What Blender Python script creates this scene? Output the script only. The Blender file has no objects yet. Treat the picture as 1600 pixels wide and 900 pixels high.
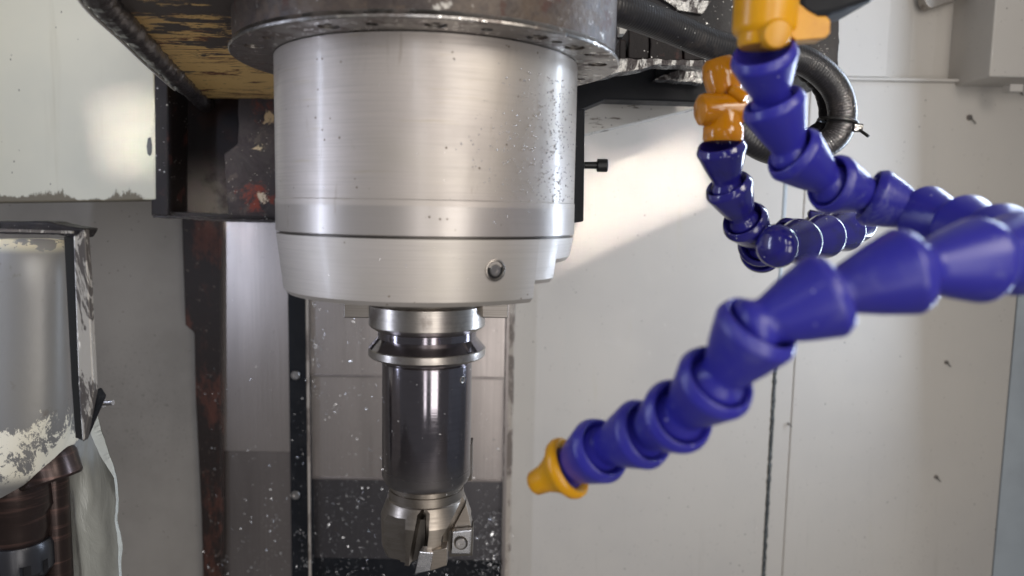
import bpy, bmesh, math, random
from math import sin, cos, pi, radians, sqrt, atan2
from mathutils import Vector, Matrix, noise
random.seed(7)
S = bpy.context.scene
COL = S.collection
K = 0.001                                   # everything below is written in millimetres

# ------------------------------------------------------------------ camera
F = 1156.0
CX, CD, PIT, ROLL, YAW = 43.64, 398.6, 0.1048, 0.018, 0.0051
_R0 = Vector((cos(YAW), -sin(YAW), 0)); _F = Vector((sin(YAW)*cos(PIT), cos(YAW)*cos(PIT), -sin(PIT)))
_U = Vector((sin(YAW)*sin(PIT), cos(YAW)*sin(PIT), cos(PIT)))
_RT = _R0*cos(ROLL) + _U*sin(ROLL); _UP = _U*cos(ROLL) - _R0*sin(ROLL)
CAM = Vector((CX, -CD, 0))
cd = bpy.data.cameras.new('camera'); cam = bpy.data.objects.new('camera', cd); COL.objects.link(cam)
cam.matrix_world = Matrix(((_RT.x, _UP.x, -_F.x, CX*K), (_RT.y, _UP.y, -_F.y, -CD*K), (_RT.z, _UP.z, -_F.z, 0), (0, 0, 0, 1)))
cd.sensor_width = 36; cd.lens = 36*F/1600; cd.clip_start = 0.01; cd.clip_end = 50
cd.dof.use_dof = True; cd.dof.focus_distance = 0.45; cd.dof.aperture_fstop = 7.8
S.camera = cam
# ------------------------------------------------------------------ light
S.view_settings.view_transform = 'Standard'; S.view_settings.look = 'None'
S.view_settings.exposure = -0.18; S.view_settings.gamma = 1.0
w = bpy.data.worlds.new('World'); S.world = w; w.use_nodes = True
w.node_tree.nodes['Background'].inputs[0].default_value = (0.95, 0.95, 0.97, 1)
w.node_tree.nodes['Background'].inputs[1].default_value = 0.15

def area(name, loc, target, sx, sy, power, col=(1, 1, 1), spread=180, roll=0):
    l = bpy.data.lights.new(name, 'AREA'); l.shape = 'RECTANGLE'; l.size = sx*K; l.size_y = sy*K
    l.energy = power; l.color = col; l.spread = radians(spread)
    o = bpy.data.objects.new(name, l); COL.objects.link(o)
    d = (Vector(target)-Vector(loc)).normalized()
    q = d.to_track_quat('-Z', 'Y'); o.rotation_euler = (q.to_matrix() @ Matrix.Rotation(roll, 3, 'Z')).to_euler()
    o.location = Vector(loc)*K
    return o
area('door_opening', (40, -1300, -40), (60, 200, -40), 130, 1240, 2.4, (1.0, 0.96, 0.94))
area('door_opening', (560, -1200, -40), (60, 200, -40), 400, 1240, 8.6, (1, 0.96, 0.91))
area('work_lamp', (500, -520, 330), (60, 200, 0), 200, 260, 1.7, (1, 0.93, 0.84))
area('door_window', (-560, -190, 90), (0, 0, 30), 34, 600, 1.9, (0.72, 0.80, 1))
area('tube_lamp', (-60, -1250, 440), (0, 0, 60), 20, 480, 1.0, (0.85, 0.9, 1))
area('far_tube_lamp', (-470, -800, 430), (0, 0, 60), 22, 260, 0.3, (1, 0.97, 0.9))
area('side_tube_lamp', (596, 262, 70), (0, 0, 20), 44, 560, 3.6, (0.70, 0.82, 1))
# narrow beams added to throw the bright patches on wall and cream panel
area('patch_beam', (600, -480, 165), (158, 450, 6), 215, 80, .065, (1, 0.88, 0.78), spread=1.6, roll=radians(24))
area('patch_beam', (600, -480, 175), (130, 450, 34), 190, 110, .022, (1, 0.92, 0.84), spread=6, roll=radians(24))
area('patch_beam', (-120, -800, 150), (-287, 255, 60), 48, 58, .008, (1, 0.96, 0.9), spread=2.5, roll=0.1)
area('patch_beam', (-60, -800, 60), (-215, 255, 14), 40, 130, .010, (1, 0.94, 0.86), spread=3, roll=-0.6)

# ------------------------------------------------------------------ pixels of the survey -> points in the place
def ray(px, py):
    x, y = (px-800)/F, (py-450)/F
    return _F + _RT*x - _UP*y
def Y(px, py, y=0.0):
    r = ray(px, py); t = (y+CD)/r.y
    return CAM + r*t
def Z(px, py, z):
    r = ray(px, py); return CAM + r*(z/r.z)
def D(px, py, d):
    return CAM + ray(px, py)*d

# ------------------------------------------------------------------ materials
def V3(v): return tuple(v) if hasattr(v, '__len__') else (v, v, v)
class Mat:
    def __init__(s, name, c, r=0.5, m=0.0, coat=0, spec=0.5, sss=0, sheen=0, alpha=1, aniso=0):
        s.m = bpy.data.materials.new(name); s.m.use_nodes = True; s.t = s.m.node_tree; s.n = s.t.nodes
        s.b = s.n['Principled BSDF']; s.pos = s.n.new('ShaderNodeNewGeometry').outputs['Position']
        b = s.b.inputs; b['Base Color'].default_value = (*c, 1); b['Roughness'].default_value = r; b['Metallic'].default_value = m
        b['Coat Weight'].default_value = coat; b['Coat Roughness'].default_value = 0.08; b['Specular IOR Level'].default_value = spec
        if sss:
            b['Subsurface Weight'].default_value = sss; b['Subsurface Radius'].default_value = (1, .4, .3); b['Subsurface Scale'].default_value = 0.004
        b['Alpha'].default_value = alpha
        if aniso: b['Anisotropic'].default_value = aniso
        s.c, s.r, s.me = None, None, None; s.c0, s.r0, s.m0 = c, r, m; s.nrm = None
    def math(s, op, a, b=None, clamp=False):
        n = s.n.new('ShaderNodeMath'); n.operation = op; n.use_clamp = clamp
        for i, v in enumerate((a, b)):
            if v is None: continue
            if isinstance(v, (int, float)): n.inputs[i].default_value = v
            else: s.t.links.new(v, n.inputs[i])
        return n.outputs[0]
    def coord(s, sc):
        n = s.n.new('ShaderNodeVectorMath'); n.operation = 'MULTIPLY'; s.t.links.new(s.pos, n.inputs[0]); n.inputs[1].default_value = V3(sc); return n.outputs[0]
    def noise(s, sc, det=5, rough=0.6, dist=0, off=0):
        n = s.n.new('ShaderNodeTexNoise'); n.inputs['Scale'].default_value = 1; n.inputs['Detail'].default_value = det
        n.inputs['Roughness'].default_value = rough; n.inputs['Distortion'].default_value = dist
        c = s.coord(sc)
        if off:
            a = s.n.new('ShaderNodeVectorMath'); a.operation = 'ADD'; s.t.links.new(c, a.inputs[0]); a.inputs[1].default_value = (off, off*1.7, off*.6); c = a.outputs[0]
        s.t.links.new(c, n.inputs['Vector']); return n.outputs['Fac']
    def voro(s, sc):
        n = s.n.new('ShaderNodeTexVoronoi'); n.inputs['Scale'].default_value = 1
        s.t.links.new(s.coord(sc), n.inputs['Vector']); return n.outputs['Distance']
    def ramp(s, f, a, b):       # 0 at a, 1 at b
        n = s.n.new('ShaderNodeMapRange'); s.t.links.new(f, n.inputs['Value'])
        n.inputs['From Min'].default_value = a; n.inputs['From Max'].default_value = b; n.clamp = True; n.interpolation_type = 'SMOOTHSTEP'
        return n.outputs[0]
    def axis(s, ax, a, b):      # millimetres of world position
        n = s.n.new('ShaderNodeSeparateXYZ'); s.t.links.new(s.pos, n.inputs[0]); return s.ramp(n.outputs[ax], a*K, b*K)
    def near(s, p, rad, soft):
        n = s.n.new('ShaderNodeVectorMath'); n.operation = 'DISTANCE'; s.t.links.new(s.pos, n.inputs[0]); n.inputs[1].default_value = Vector(p)*K
        return s.ramp(n.outputs['Value'], (rad+soft)*K, (rad-soft)*K)
    def layer(s, f, c=None, r=None, m=None, amt=1.0):
        if amt != 1.0: f = s.math('MULTIPLY', f, amt)
        if c is not None:
            n = s.n.new('ShaderNodeMix'); n.data_type = 'RGBA'; s.t.links.new(f, n.inputs[0])
            if s.c is None: n.inputs[6].default_value = (*s.c0, 1)
            else: s.t.links.new(s.c, n.inputs[6])
            n.inputs[7].default_value = (*c, 1); s.c = n.outputs[2]; s.t.links.new(s.c, s.b.inputs['Base Color'])
        for val, attr, base, sock in ((r, 'r', s.r0, 'Roughness'), (m, 'me', s.m0, 'Metallic')):
            if val is None: continue
            n = s.n.new('ShaderNodeMix'); n.data_type = 'FLOAT'; s.t.links.new(f, n.inputs[0])
            cur = getattr(s, attr)
            if cur is None: n.inputs[2].default_value = base
            else: s.t.links.new(cur, n.inputs[2])
            n.inputs[3].default_value = val; setattr(s, attr, n.outputs[0]); s.t.links.new(n.outputs[0], s.b.inputs[sock])
        return f
    def bump(s, f, h=0.1, d=0.001):
        n = s.n.new('ShaderNodeBump'); n.inputs['Strength'].default_value = h; n.inputs['Distance'].default_value = d
        s.t.links.new(f, n.inputs['Height'])
        if s.nrm is not None: s.t.links.new(s.nrm, n.inputs['Normal'])
        s.nrm = n.outputs[0]; s.t.links.new(s.nrm, s.b.inputs['Normal'])

def specks(m, sc, th, c, r=None, me=None, dens=0.5, mask=None):
    v = m.ramp(m.voro(sc), th, th*0.6); k = m.ramp(m.noise(V3(sc)[0]*0.25 if not hasattr(sc, '__len__') else tuple(q*.25 for q in sc), 1, off=9), dens, dens+0.03)
    f = m.math('MULTIPLY', v, k)
    if mask is not None: f = m.math('MULTIPLY', f, mask)
    m.layer(f, c, r, me)

M = {}
# enclosure paint
a = Mat('enclosure_paint', (0.53, 0.495, 0.45), 0.44)
a.layer(a.ramp(a.noise(6, 4), .35, .7), (0.49, 0.46, 0.425), .5)
a.layer(a.ramp(a.noise((60, 60, 3), 3), .55, .8), (0.5, 0.48, 0.44), amt=.35)
specks(a, 190, .12, (0.2, .18, .16), dens=.55)
specks(a, 75, .07, (0.08, .07, .06), dens=.56)
specks(a, 420, .17, (0.82, .82, .82), .25, .6, dens=.6)
low = a.axis(2, Y(0, 600, 452).z, Y(0, 860, 452).z)
specks(a, (260, 260, 160), .15, (.33, .30, .27), dens=.52, mask=low)
f = a.math('MULTIPLY', a.ramp(a.noise((130, 130, 9), 5, .7, .4, off=17), .58, .72), low); a.layer(f, (.44, .41, .37), amt=.55)
a.layer(a.ramp(a.noise((70, 70, 45), 6, .75, 1.5, off=23), .66, .70), (.44, .41, .37), .55, amt=.5)
a.layer(a.ramp(a.noise((45, 45, 5), 4, .6, off=41), .62, .75), (.50, .46, .38), amt=.5)
a.bump(a.noise(260, 3), .08, .0006); M['wall'] = a.m
a = Mat('shaded_column_paint', (0.33, 0.305, 0.275), 0.5)  # darker grey has the shade on the left wall mixed in
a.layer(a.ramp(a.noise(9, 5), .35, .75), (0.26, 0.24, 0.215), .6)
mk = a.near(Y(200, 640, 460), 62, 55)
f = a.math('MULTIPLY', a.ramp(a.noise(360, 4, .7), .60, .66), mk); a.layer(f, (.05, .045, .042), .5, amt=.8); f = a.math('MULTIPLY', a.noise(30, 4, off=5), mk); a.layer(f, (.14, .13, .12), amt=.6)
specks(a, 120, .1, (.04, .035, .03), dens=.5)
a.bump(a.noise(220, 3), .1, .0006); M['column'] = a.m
# cream guard
a = Mat('cream_paint', (0.66, 0.63, 0.50), 0.38)
a.layer(a.ramp(a.noise(8, 4), .35, .7), (0.6, 0.585, 0.48), .45)
a.layer(a.ramp(a.noise((90, 90, 6), 4), .56, .8), (.5, .46, .33), amt=.4)
specks(a, (150, 150, 90), .1, (.10, .085, .06), dens=.5)
z0 = Y(120, 314, 255).z
e = a.n.new('ShaderNodeSeparateXYZ'); a.t.links.new(a.pos, e.inputs[0])
edge = a.math('SUBTRACT', e.outputs[2], a.math('MULTIPLY', a.math('MULTIPLY', a.math('POWER', a.noise((150, 150, 40), 8, .85), 3.0), a.ramp(a.noise((22, 22, 1), 3, .5, off=3), .38, .62)), 0.055))
a.layer(a.ramp(edge, (z0+1.2)*K, (z0-.2)*K), (.17, .145, .10), .6)
a.bump(a.noise(180, 3), .06, .0006); M['cream'] = a.m
# white scraped head skin
# spindle housing steel
def steel(name, c, r, rings=True, line=(25, 25, 1400), amt=.5, met=1.0):
    a = Mat(name, c, r, met)
    n1 = a.noise(line, 3, .6); a.layer(a.ramp(n1, .35, .75), tuple(q*.72 for q in c), min(1, r+.14), amt=amt)
    a.layer(a.ramp(a.noise(28, 6), .4, .75), tuple(q*.86 for q in c), r+.12, amt=.8)
    a.bump(n1, .05, .0003)
    return a
a = steel('ground_spindle_steel', (0.50, 0.45, 0.415), .42, met=.55); a.b.inputs['Coat Weight'].default_value = .30; a.b.inputs['Coat Roughness'].default_value = .16
a.layer(a.ramp(a.noise((30, 30, 500), 4, off=3), .60, .72), (.4, .34, .25), .45, amt=.5)
a.layer(a.ramp(a.noise((9, 9, 14), 3, off=14), .45, .7), (.44, .40, .35), .42, .6, amt=.8)
a.layer(a.axis(2, 1.5, 0.5), (.42, .39, .37), .28, amt=.6)
specks(a, 260, .16, (.12, .09, .06), .6, .2, dens=.57)
a.layer(a.ramp(a.noise((22, 22, 7), 5, .65, .6, off=21), .5, .72), (.27, .24, .215), .5, .5, amt=.6)
a.layer(a.ramp(a.noise((120, 120, 14), 5, .7, .5, off=31), .60, .68), (.30, .25, .2), .5, .4, amt=.45)
a.bump(a.noise(500, 2), .04, .0004); M['spindle'] = a.m
a = steel('nose_cap_steel', (0.53, 0.485, 0.45), .46, met=.45); a.b.inputs['Coat Weight'].default_value = .2; a.b.inputs['Coat Roughness'].default_value = .2
a.layer(a.ramp(a.noise(16, 5, off=4), .4, .75), (.52, .48, .42), .45, .6, amt=.8)
specks(a, 200, .13, (.2, .16, .12), .6, .2, dens=.56); M['nose_cap'] = a.m
a = steel('worn_flange_steel', (.33, .31, .29), .3, line=(60, 60, 60))
a.layer(a.ramp(a.noise(70, 6), .48, .62), (.16, .13, .115), .45, .6); a.layer(a.ramp(a.noise(300, 3, off=2), .58, .66), (.75, .73, .7), .2, 1.0)
a.bump(a.noise(240, 4), .35, .001); M['flange'] = a.m
a = Mat('mottled_casting', (.11, .085, .068), .5, .3)
a.layer(a.ramp(a.noise(22, 7, .75), .44, .6), (.045, .032, .028), .5, .1); a.layer(a.ramp(a.noise(75, 7, .75, off=12), .5, .6), (.10, .07, .05), .6, .1, amt=.8)
a.layer(a.ramp(a.noise(55, 6, .7, off=5), .56, .64), (.07, .03, .02), .6, 0)
a.layer(a.ramp(a.noise(160, 5, .7, off=8), .6, .68), (.36, .34, .31), .4, .6)
a.bump(a.noise(300, 5), .4, .001); M['mottled'] = a.m
a = steel('dull_steel', (.36, .33, .30), .33, amt=.7); a.layer(a.ramp(a.noise(90, 4), .55, .7), (.13, .09, .075), .5, .7, amt=.7); M['dull_steel'] = a.m
a = steel('flange_ring_steel', (.50, .46, .42), .28, amt=.7); a.layer(a.ramp(a.noise(60, 5), .5, .68), (.2, .17, .155), .4, .9, amt=.8); M['ring_steel'] = a.m
a = steel('blackened_steel', (.27, .25, .28), .11, line=(20, 20, 900), amt=.4)
a.layer(a.axis(2, -130, -147), (.30, .28, .27), .36, 1.0, amt=.75); M['arbor'] = a.m
a = steel('cutter_steel', (.33, .29, .25), .32, line=(40, 40, 900), amt=.8)
a.layer(a.ramp(a.noise(90, 5, off=2), .52, .7), (.2, .17, .14), .4, amt=.7); M['cutter'] = a.m
M['carbide'] = steel('carbide_insert', (.62, .61, .62), .22, line=(300, 300, 300)).m
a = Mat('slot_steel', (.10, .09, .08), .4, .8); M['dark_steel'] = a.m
# way covers
def cover(name, c, r, off):
    a = Mat(name, c, r, 1.0)
    n1 = a.noise((700, 700, 7), 4, .6, off=off); a.layer(a.ramp(a.noise((26, 26, 3), 3, .5, off=off+2), .4, .65), tuple(q*.6 for q in c), r+.05, amt=.7)  # wide vertical bands painted in for blurred reflections
    a.layer(a.ramp(n1, .35, .7), tuple(q*.7 for q in c), r+.12, amt=.6)
    a.layer(a.ramp(a.noise((14, 14, 9), 4, off=off), .38, .7), tuple(q*.75 for q in c), r+.1, amt=.6)
    specks(a, 340, .15, (.9, .9, .9), .2, 1, dens=.56)
    specks(a, 300, .12, (.05, .05, .05), .5, .3, dens=.55)
    a.bump(n1, .10, .0003); return a.m
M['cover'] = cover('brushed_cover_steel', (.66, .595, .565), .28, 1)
M['cover_b'] = cover('brushed_cover_steel_mid', (.43, .385, .37), .32, 5)  # same brushed steel in a middle tone
M['cover_c'] = cover('brushed_cover_steel_dark', (.20, .19, .20), .27, 9)  # same brushed steel in a dark tone, for the lowest section
a = Mat('edge_strip_paint', (.42, .37, .32), .5); a.layer(a.ramp(a.noise((60, 60, 30), 6), .48, .6), (.17, .14, .12), .5); specks(a, 400, .2, (.8, .78, .75), .3, .8, dens=.5); a.bump(a.noise(300, 4), .4, .001); M['edge_strip'] = a.m
# dark oily stuff
def oily(name, c, c2, r=.35, sc=90, gl=.62, b=.4):
    a = Mat(name, c, r, .1, coat=.3); a.layer(a.ramp(a.noise(sc, 6, .7), .45, .65), c2, r+.15)
    a.layer(a.ramp(a.noise(sc*5, 3, off=3), gl, gl+.04), (.55, .54, .52), .25, .7)  # pale flecks painted in as glints on the oily surface
    a.bump(a.noise(sc*2.5, 5), b, .0015); return a
M['oily'] = oily('oily_black_iron', (.011, .010, .012), (.022, .019, .02), .45, 90, .68); M['oily'].b.inputs['Specular IOR Level'].default_value = .2; M['oily'].b.inputs['Coat Weight'].default_value = .08; M['oily'] = M['oily'].m
M['oily_plain'] = oily('black_bracket', (.010, .011, .014), (.016, .017, .02), .5, 50, .74, .12); M['oily_plain'].b.inputs['Specular IOR Level'].default_value = .2; M['oily_plain'].b.inputs['Coat Weight'].default_value = 0; M['oily_plain'] = M['oily_plain'].m
M['sludge'] = oily('oil_sludge', (.03, .024, .024), (.035, .028, .028), .3, 200, .66, .7).m
a = oily('brown_black_iron', (.010, .008, .009), (.02, .011, .010), .55, 30, .72, .2); a.b.inputs['Coat Weight'].default_value = 0; a.b.inputs['Specular IOR Level'].default_value = .12; a.b.inputs['Metallic'].default_value = 0
f = a.math('MULTIPLY', a.near(Y(300, 330, 285), 34, 26), a.ramp(a.noise(25, 4, off=6), .35, .55)); a.layer(f, (.15, .13, .12), .5, .2)
M['dark_block'] = a.m
a = Mat('worn_cream_paint', (.72, .46, .17), .42)
n = a.noise((12, 34, 60), 10, .82, .8); a.layer(a.ramp(n, .53, .545), (.15, .055, .032), .5)
gr = a.math('ADD', a.noise((14, 40, 30), 7, .72, off=4), a.math('MULTIPLY', a.axis(1, 100, -40), .19)); a.layer(a.ramp(gr, .60, .62), (.075, .06, .052), .5)
specks(a, 120, .15, (.02, .015, .01), dens=.5)
a.bump(n, .3, .001); M['worn_cream'] = a.m
a = Mat('worn_red_primer', (.042, .033, .033), .6, spec=.3)
def patch(px, py, rad, soft, nz, lo, hi, c):
    f = a.math('ADD', nz, a.math('MULTIPLY', a.near(Y(px, py, 262), rad, soft), .34)); a.layer(a.ramp(f, lo, hi), c, .45)
a.layer(a.ramp(a.noise(28, 7, .75, .5, off=33), .42, .62), (.018, .013, .013), .5)
a.layer(a.ramp(a.noise(60, 6, .7, .5, off=37), .56, .66), (.075, .055, .05), .5, amt=.8)
n = a.noise(42, 8, .78, .4, off=6)
patch(404, 306, 10, 22, n, .66, .80, (.20, .03, .011)); patch(405, 172, 12, 16, n, .70, .82, (.12, .03, .018))
g = a.noise((95, 95, 110), 8, .78, 1.0, off=2)
patch(422, 185, 8, 8, g, .76, .78, (.48, .35, .19)); patch(402, 232, 8, 10, g, .80, .82, (.52, .40, .25)); patch(408, 308, 8, 9, g, .80, .82, (.6, .5, .36))
specks(a, 300, .14, (.5, .45, .4), dens=.5); a.bump(g, .3, .001); M['primer'] = a.m
a = Mat('peeling_brown_iron', (.014, .010, .010), .55, spec=.3); a.layer(a.ramp(a.noise(50, 6), .56, .68), (.07, .025, .02), .5)
specks(a, 260, .2, (.5, .48, .46), .3, .6, dens=.52); a.bump(a.noise(200, 5), .4, .001); M['brown_iron'] = a.m
a = Mat('wet_grey_iron', (.5, .49, .47), .2, .6); a.layer(a.ramp(a.noise((110, 60, 60), 6, .7, .8), .46, .54), (.06, .05, .05), .3, .3); a.bump(a.noise(180, 5), .9, .002); M['wet_iron'] = a.m
a = Mat('scuffed_white_paint', (.62, .60, .56), .4); a.layer(a.ramp(a.noise((40, 40, 200), 6, .7), .58, .62), (.2, .17, .14), .5); specks(a, 200, .15, (.06, .05, .05), dens=.5); M['scuffed'] = a.m
a = Mat('rusty_rail_paint', (.022, .015, .013), .5, spec=.3); a.layer(a.ramp(a.noise((30, 30, 12), 7, .75, off=3), .48, .62), (.085, .032, .022), .55); a.layer(a.ramp(a.noise(90, 6, .7, off=8), .60, .66), (.16, .12, .10), .5, amt=.6); a.bump(a.noise(200, 5), .3, .001); M['rail'] = a.m
# tool changer
a = Mat('scraped_changer_steel', (.25, .245, .24), .45, .4)
a.layer(a.ramp(a.noise((20, 20, 8), 5), .4, .7), (.25, .24, .22), .5, .4, amt=.7)
e = a.n.new('ShaderNodeSeparateXYZ'); a.t.links.new(a.pos, e.inputs[0])
band = a.ramp(a.math('ADD', a.noise((60, 60, 38), 8, .8, .6), a.math('MULTIPLY', a.axis(2, Y(0, 600, 0).z, Y(0, 700, 0).z), .22)), .665, .675); band = a.math('MULTIPLY', band, a.axis(2, Y(0, 765, 0).z, Y(0, 735, 0).z))
a.layer(band, (.74, .70, .58), .5, 0)
band = a.math('MULTIPLY', a.axis(2, Y(0, 398, 0).z, Y(0, 380, 0).z), a.ramp(a.noise((70, 70, 70), 5, .7, off=3), .47, .49)); a.layer(band, (.6, .55, .4), .5, 0)
a.layer(a.ramp(a.noise(60, 5, off=7), .62, .72), (.12, .09, .06), .6, .2, amt=.6)
a.bump(a.noise(200, 4), .15, .0008); M['changer'] = a.m
a = Mat('scraped_guard_paint', (.40, .38, .35), .4, .3); a.layer(a.ramp(a.noise((60, 60, 22), 6, .7, .8), .50, .53), (.085, .075, .07), .45, .3)
a.layer(a.ramp(a.noise((90, 90, 30), 6, .7, .8, off=5), .61, .63), (.72, .70, .66), .4, 0); a.bump(a.noise(240, 4), .3, .001); M['guard'] = a.m
a = Mat('brown_pot_steel', (.05, .035, .032), .28, .7); a.layer(a.ramp(a.noise((20, 20, 300), 4), .5, .7), (.12, .07, .06), .35); M['pot'] = a.m
a = Mat('black_pot_collar', (.035, .035, .04), .3, .4); M['collar'] = a.m
# plastics
a = Mat('blue_hose_plastic', (.030, .027, .31), .33, 0, spec=.55, sss=.12)
a.layer(a.ramp(a.noise(60, 4), .5, .75), (.04, .035, .27), .42, amt=.7); a.layer(a.ramp(a.noise(40, 6, .7, .8, off=8), .55, .75), (.13, .13, .36), .5, amt=.45); a.layer(a.ramp(a.noise(26, 8, .8, 1.5, off=18), .60, .63), (.16, .17, .38), .55, amt=.35); specks(a, 240, .12, (.35, .35, .6), dens=.58); a.bump(a.noise(300, 2), .05, .0005); M['blue'] = a.m
a = Mat('blue_hose_plastic_oily', (.022, .018, .21), .18, 0, spec=.6, coat=.5)
a.layer(a.ramp(a.noise(90, 5), .45, .65), (.02, .018, .10), .25, amt=.6); specks(a, 280, .14, (.4, .4, .55), dens=.57); a.bump(a.noise(260, 3), .12, .0008); M['blue_oily'] = a.m
a = Mat('yellow_plastic', (.70, .33, .006), .3, 0, sss=.1); a.layer(a.ramp(a.noise(70, 4), .5, .8), (.5, .18, .006), .42, amt=.6); M['yellow'] = a.m
a = Mat('oily_orange_plastic', (.66, .25, .004), .17, 0, coat=.4, sss=.15)
zz = D(1125, 110, 335).z; f = a.math('ADD', a.noise(80, 5), a.math('MULTIPLY', a.axis(2, zz-4, zz+12), .25)); a.layer(a.ramp(f, .56, .82), (.13, .03, .008), .3); specks(a, 200, .16, (.08, .02, .005), dens=.53); M['orange'] = a.m
a = Mat('black_conduit', (.022, .021, .023), .42, 0, coat=.15); a.layer(a.ramp(a.noise(70, 5), .5, .7), (.05, .043, .04), .5); specks(a, 300, .16, (.6, .6, .58), .3, .5, dens=.56); M['conduit'] = a.m
a = Mat('black_tie', (.012, .012, .012), .35); M['black'] = a.m
a = Mat('cloudy_plastic_film', (.36, .37, .34), .25, 0, alpha=.8); a.layer(a.ramp(a.noise((30, 30, 12), 5, .6, 1.2), .45, .65), (.14, .145, .13), .4); a.bump(a.noise((40, 40, 12), 5, .6, 1.0), .8, .003); M['film'] = a.m
a = Mat('white_film_edge', (.75, .78, .76), .4); M['film_edge'] = a.m
a = Mat('bright_chip', (.88, .88, .9), .22, .85); M['chip'] = a.m
a = Mat('oil_drop', (.62, .62, .64), .08, .6, spec=1); M['drop'] = a.m
a = Mat('dark_floor', (.20, .19, .18), .5, 0); M['floor'] = a.m
a = Mat('sealant', (.045, .05, .052), .5); a.layer(a.ramp(a.noise(200, 5), .5, .6), (.10, .11, .11), .5); specks(a, 300, .2, (.6, .6, .6), dens=.55); M['sealant'] = a.m
a = Mat('blue_grey_paint', (.40, .44, .47), .45); a.layer(a.ramp(a.noise(12, 4), .4, .7), (.34, .37, .40)); M['side_wall'] = a.m
a = steel('screw_steel', (.45, .43, .42), .3, line=(200, 200, 200)); M['screw'] = a.m

# ------------------------------------------------------------------ object helpers
def link(name, bm, mat, parent=None, smooth=None, bevel=0, seg=2):
    bmesh.ops.recalc_face_normals(bm, faces=bm.faces)
    me = bpy.data.meshes.new(name)
    if parent is None:
        xs = [v.co.x for v in bm.verts]; ys = [v.co.y for v in bm.verts]; zs = [v.co.z for v in bm.verts]
        o0 = Vector(((min(xs)+max(xs))/2, (min(ys)+max(ys))/2, min(zs)))
    else:
        o0 = parent['_o']
    o0 = Vector(o0)
    bm.transform(Matrix.Scale(K, 4) @ Matrix.Translation(-o0))
    bm.to_mesh(me); bm.free()
    ob = bpy.data.objects.new(name, me); COL.objects.link(ob); me.materials.append(mat)
    if smooth is not None:
        for p in me.polygons: p.use_smooth = True
        try: me.set_sharp_from_angle(angle=radians(smooth))
        except Exception: pass
    if bevel:
        md = ob.modifiers.new('bevel', 'BEVEL'); md.width = bevel*K; md.segments = seg; md.limit_method = 'ANGLE'; md.angle_limit = radians(35)
    ob['_o'] = tuple(o0)
    if parent is None: ob.location = o0*K
    elif parent.get('_mesh_root') or parent.data is not None or parent.type == 'EMPTY': ob.parent = parent
    return ob
def root(name, loc, label, cat, group=None):
    o = bpy.data.objects.new(name, None); COL.objects.link(o); o.location = Vector(loc)*K; o['_o'] = tuple(loc)
    o.empty_display_size = .01
    return tag(o, label, cat, group)
def tag(o, label=None, cat=None, group=None, kind=None):
    for k, v in (('label', label), ('category', cat), ('group', group), ('kind', kind)):
        if v: o[k] = v
    return o
def frame(axis, up=(0, 0, 1)):
    a = Vector(axis).normalized(); u = Vector(up)
    if abs(a.dot(u)) > .97: u = Vector((1, 0, 0))
    x = u.cross(a).normalized(); y = a.cross(x)
    return x, y, a
def lathe(prof, c=(0, 0, 0), axis=(0, 0, 1), n=48, bm=None, close=True, fn=None):
    """solid of revolution: prof = (radius, distance along axis)"""
    bm = bm or bmesh.new(); x, y, a = frame(axis); c = Vector(c); rings = []
    for r, t in prof:
        if r <= 1e-6: rings.append([bm.verts.new(c+a*t)])
        else:
            R = []
            for i in range(n):
                th = 2*pi*i/n; p = c+a*t+(x*cos(th)+y*sin(th))*r
                R.append(bm.verts.new(fn(p, r, t) if fn else p))
            rings.append(R)
    pairs = list(zip(rings, rings[1:])) + ([(rings[-1], rings[0])] if close and len(rings[0]) > 1 and len(rings[-1]) > 1 else [])
    for A, B in pairs:
        for i in range(n):
            j = (i+1) % n
            if len(A) == 1 and len(B) == 1: continue
            if len(A) == 1: bm.faces.new((A[0], B[j], B[i]))
            elif len(B) == 1: bm.faces.new((A[i], A[j], B[0]))
            else: bm.faces.new((A[i], A[j], B[j], B[i]))
    return bm
def cyl(r, t0, t1, c, axis, n=24, bm=None, ch=0):
    if ch: p = [(0, t0), (r-ch, t0), (r, t0+ch), (r, t1-ch), (r-ch, t1), (0, t1)]
    else: p = [(0, t0), (r, t0), (r, t1), (0, t1)]
    return lathe(p, c, axis, n, bm, close=False)
def prism(pts, vec, bm=None):
    bm = bm or bmesh.new(); vec = Vector(vec)
    A = [bm.verts.new(p) for p in pts]; B = [bm.verts.new(Vector(p)+vec) for p in pts]
    bm.faces.new(A); bm.faces.new(list(reversed(B)))
    n = len(pts)
    for i in range(n):
        j = (i+1) % n; bm.faces.new((A[i], B[i], B[j], A[j]))
    return bm
def slab(px, y, th, bm=None):               # outline at distance y, th deep
    return prism([Y(a, b, y) for a, b in px], (0, th, 0), bm)
def box(lo, hi, bm=None):
    (a, b, c), (d, e, f) = lo, hi
    return prism([(a, b, c), (d, b, c), (d, b, f), (a, b, f)], (0, e-b, 0), bm)
def rslab(px, y, th, amp=1.0, sc=.12, step=2.5):
    """slab whose outline is densified and made uneven"""
    P = [Y(a, b, y) for a, b in px]; out = []
    for p, q_ in zip(P, P[1:]+P[:1]):
        n = max(1, int((q_-p).length/step))
        for i in range(n):
            v = p.lerp(q_, i/n); d = noise.noise_vector(v*sc)+noise.noise_vector(v*sc*3.1)*.5; out.append(v+Vector((d.x, 0, d.z))*amp)
    return prism(out, (0, th, 0))
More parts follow.
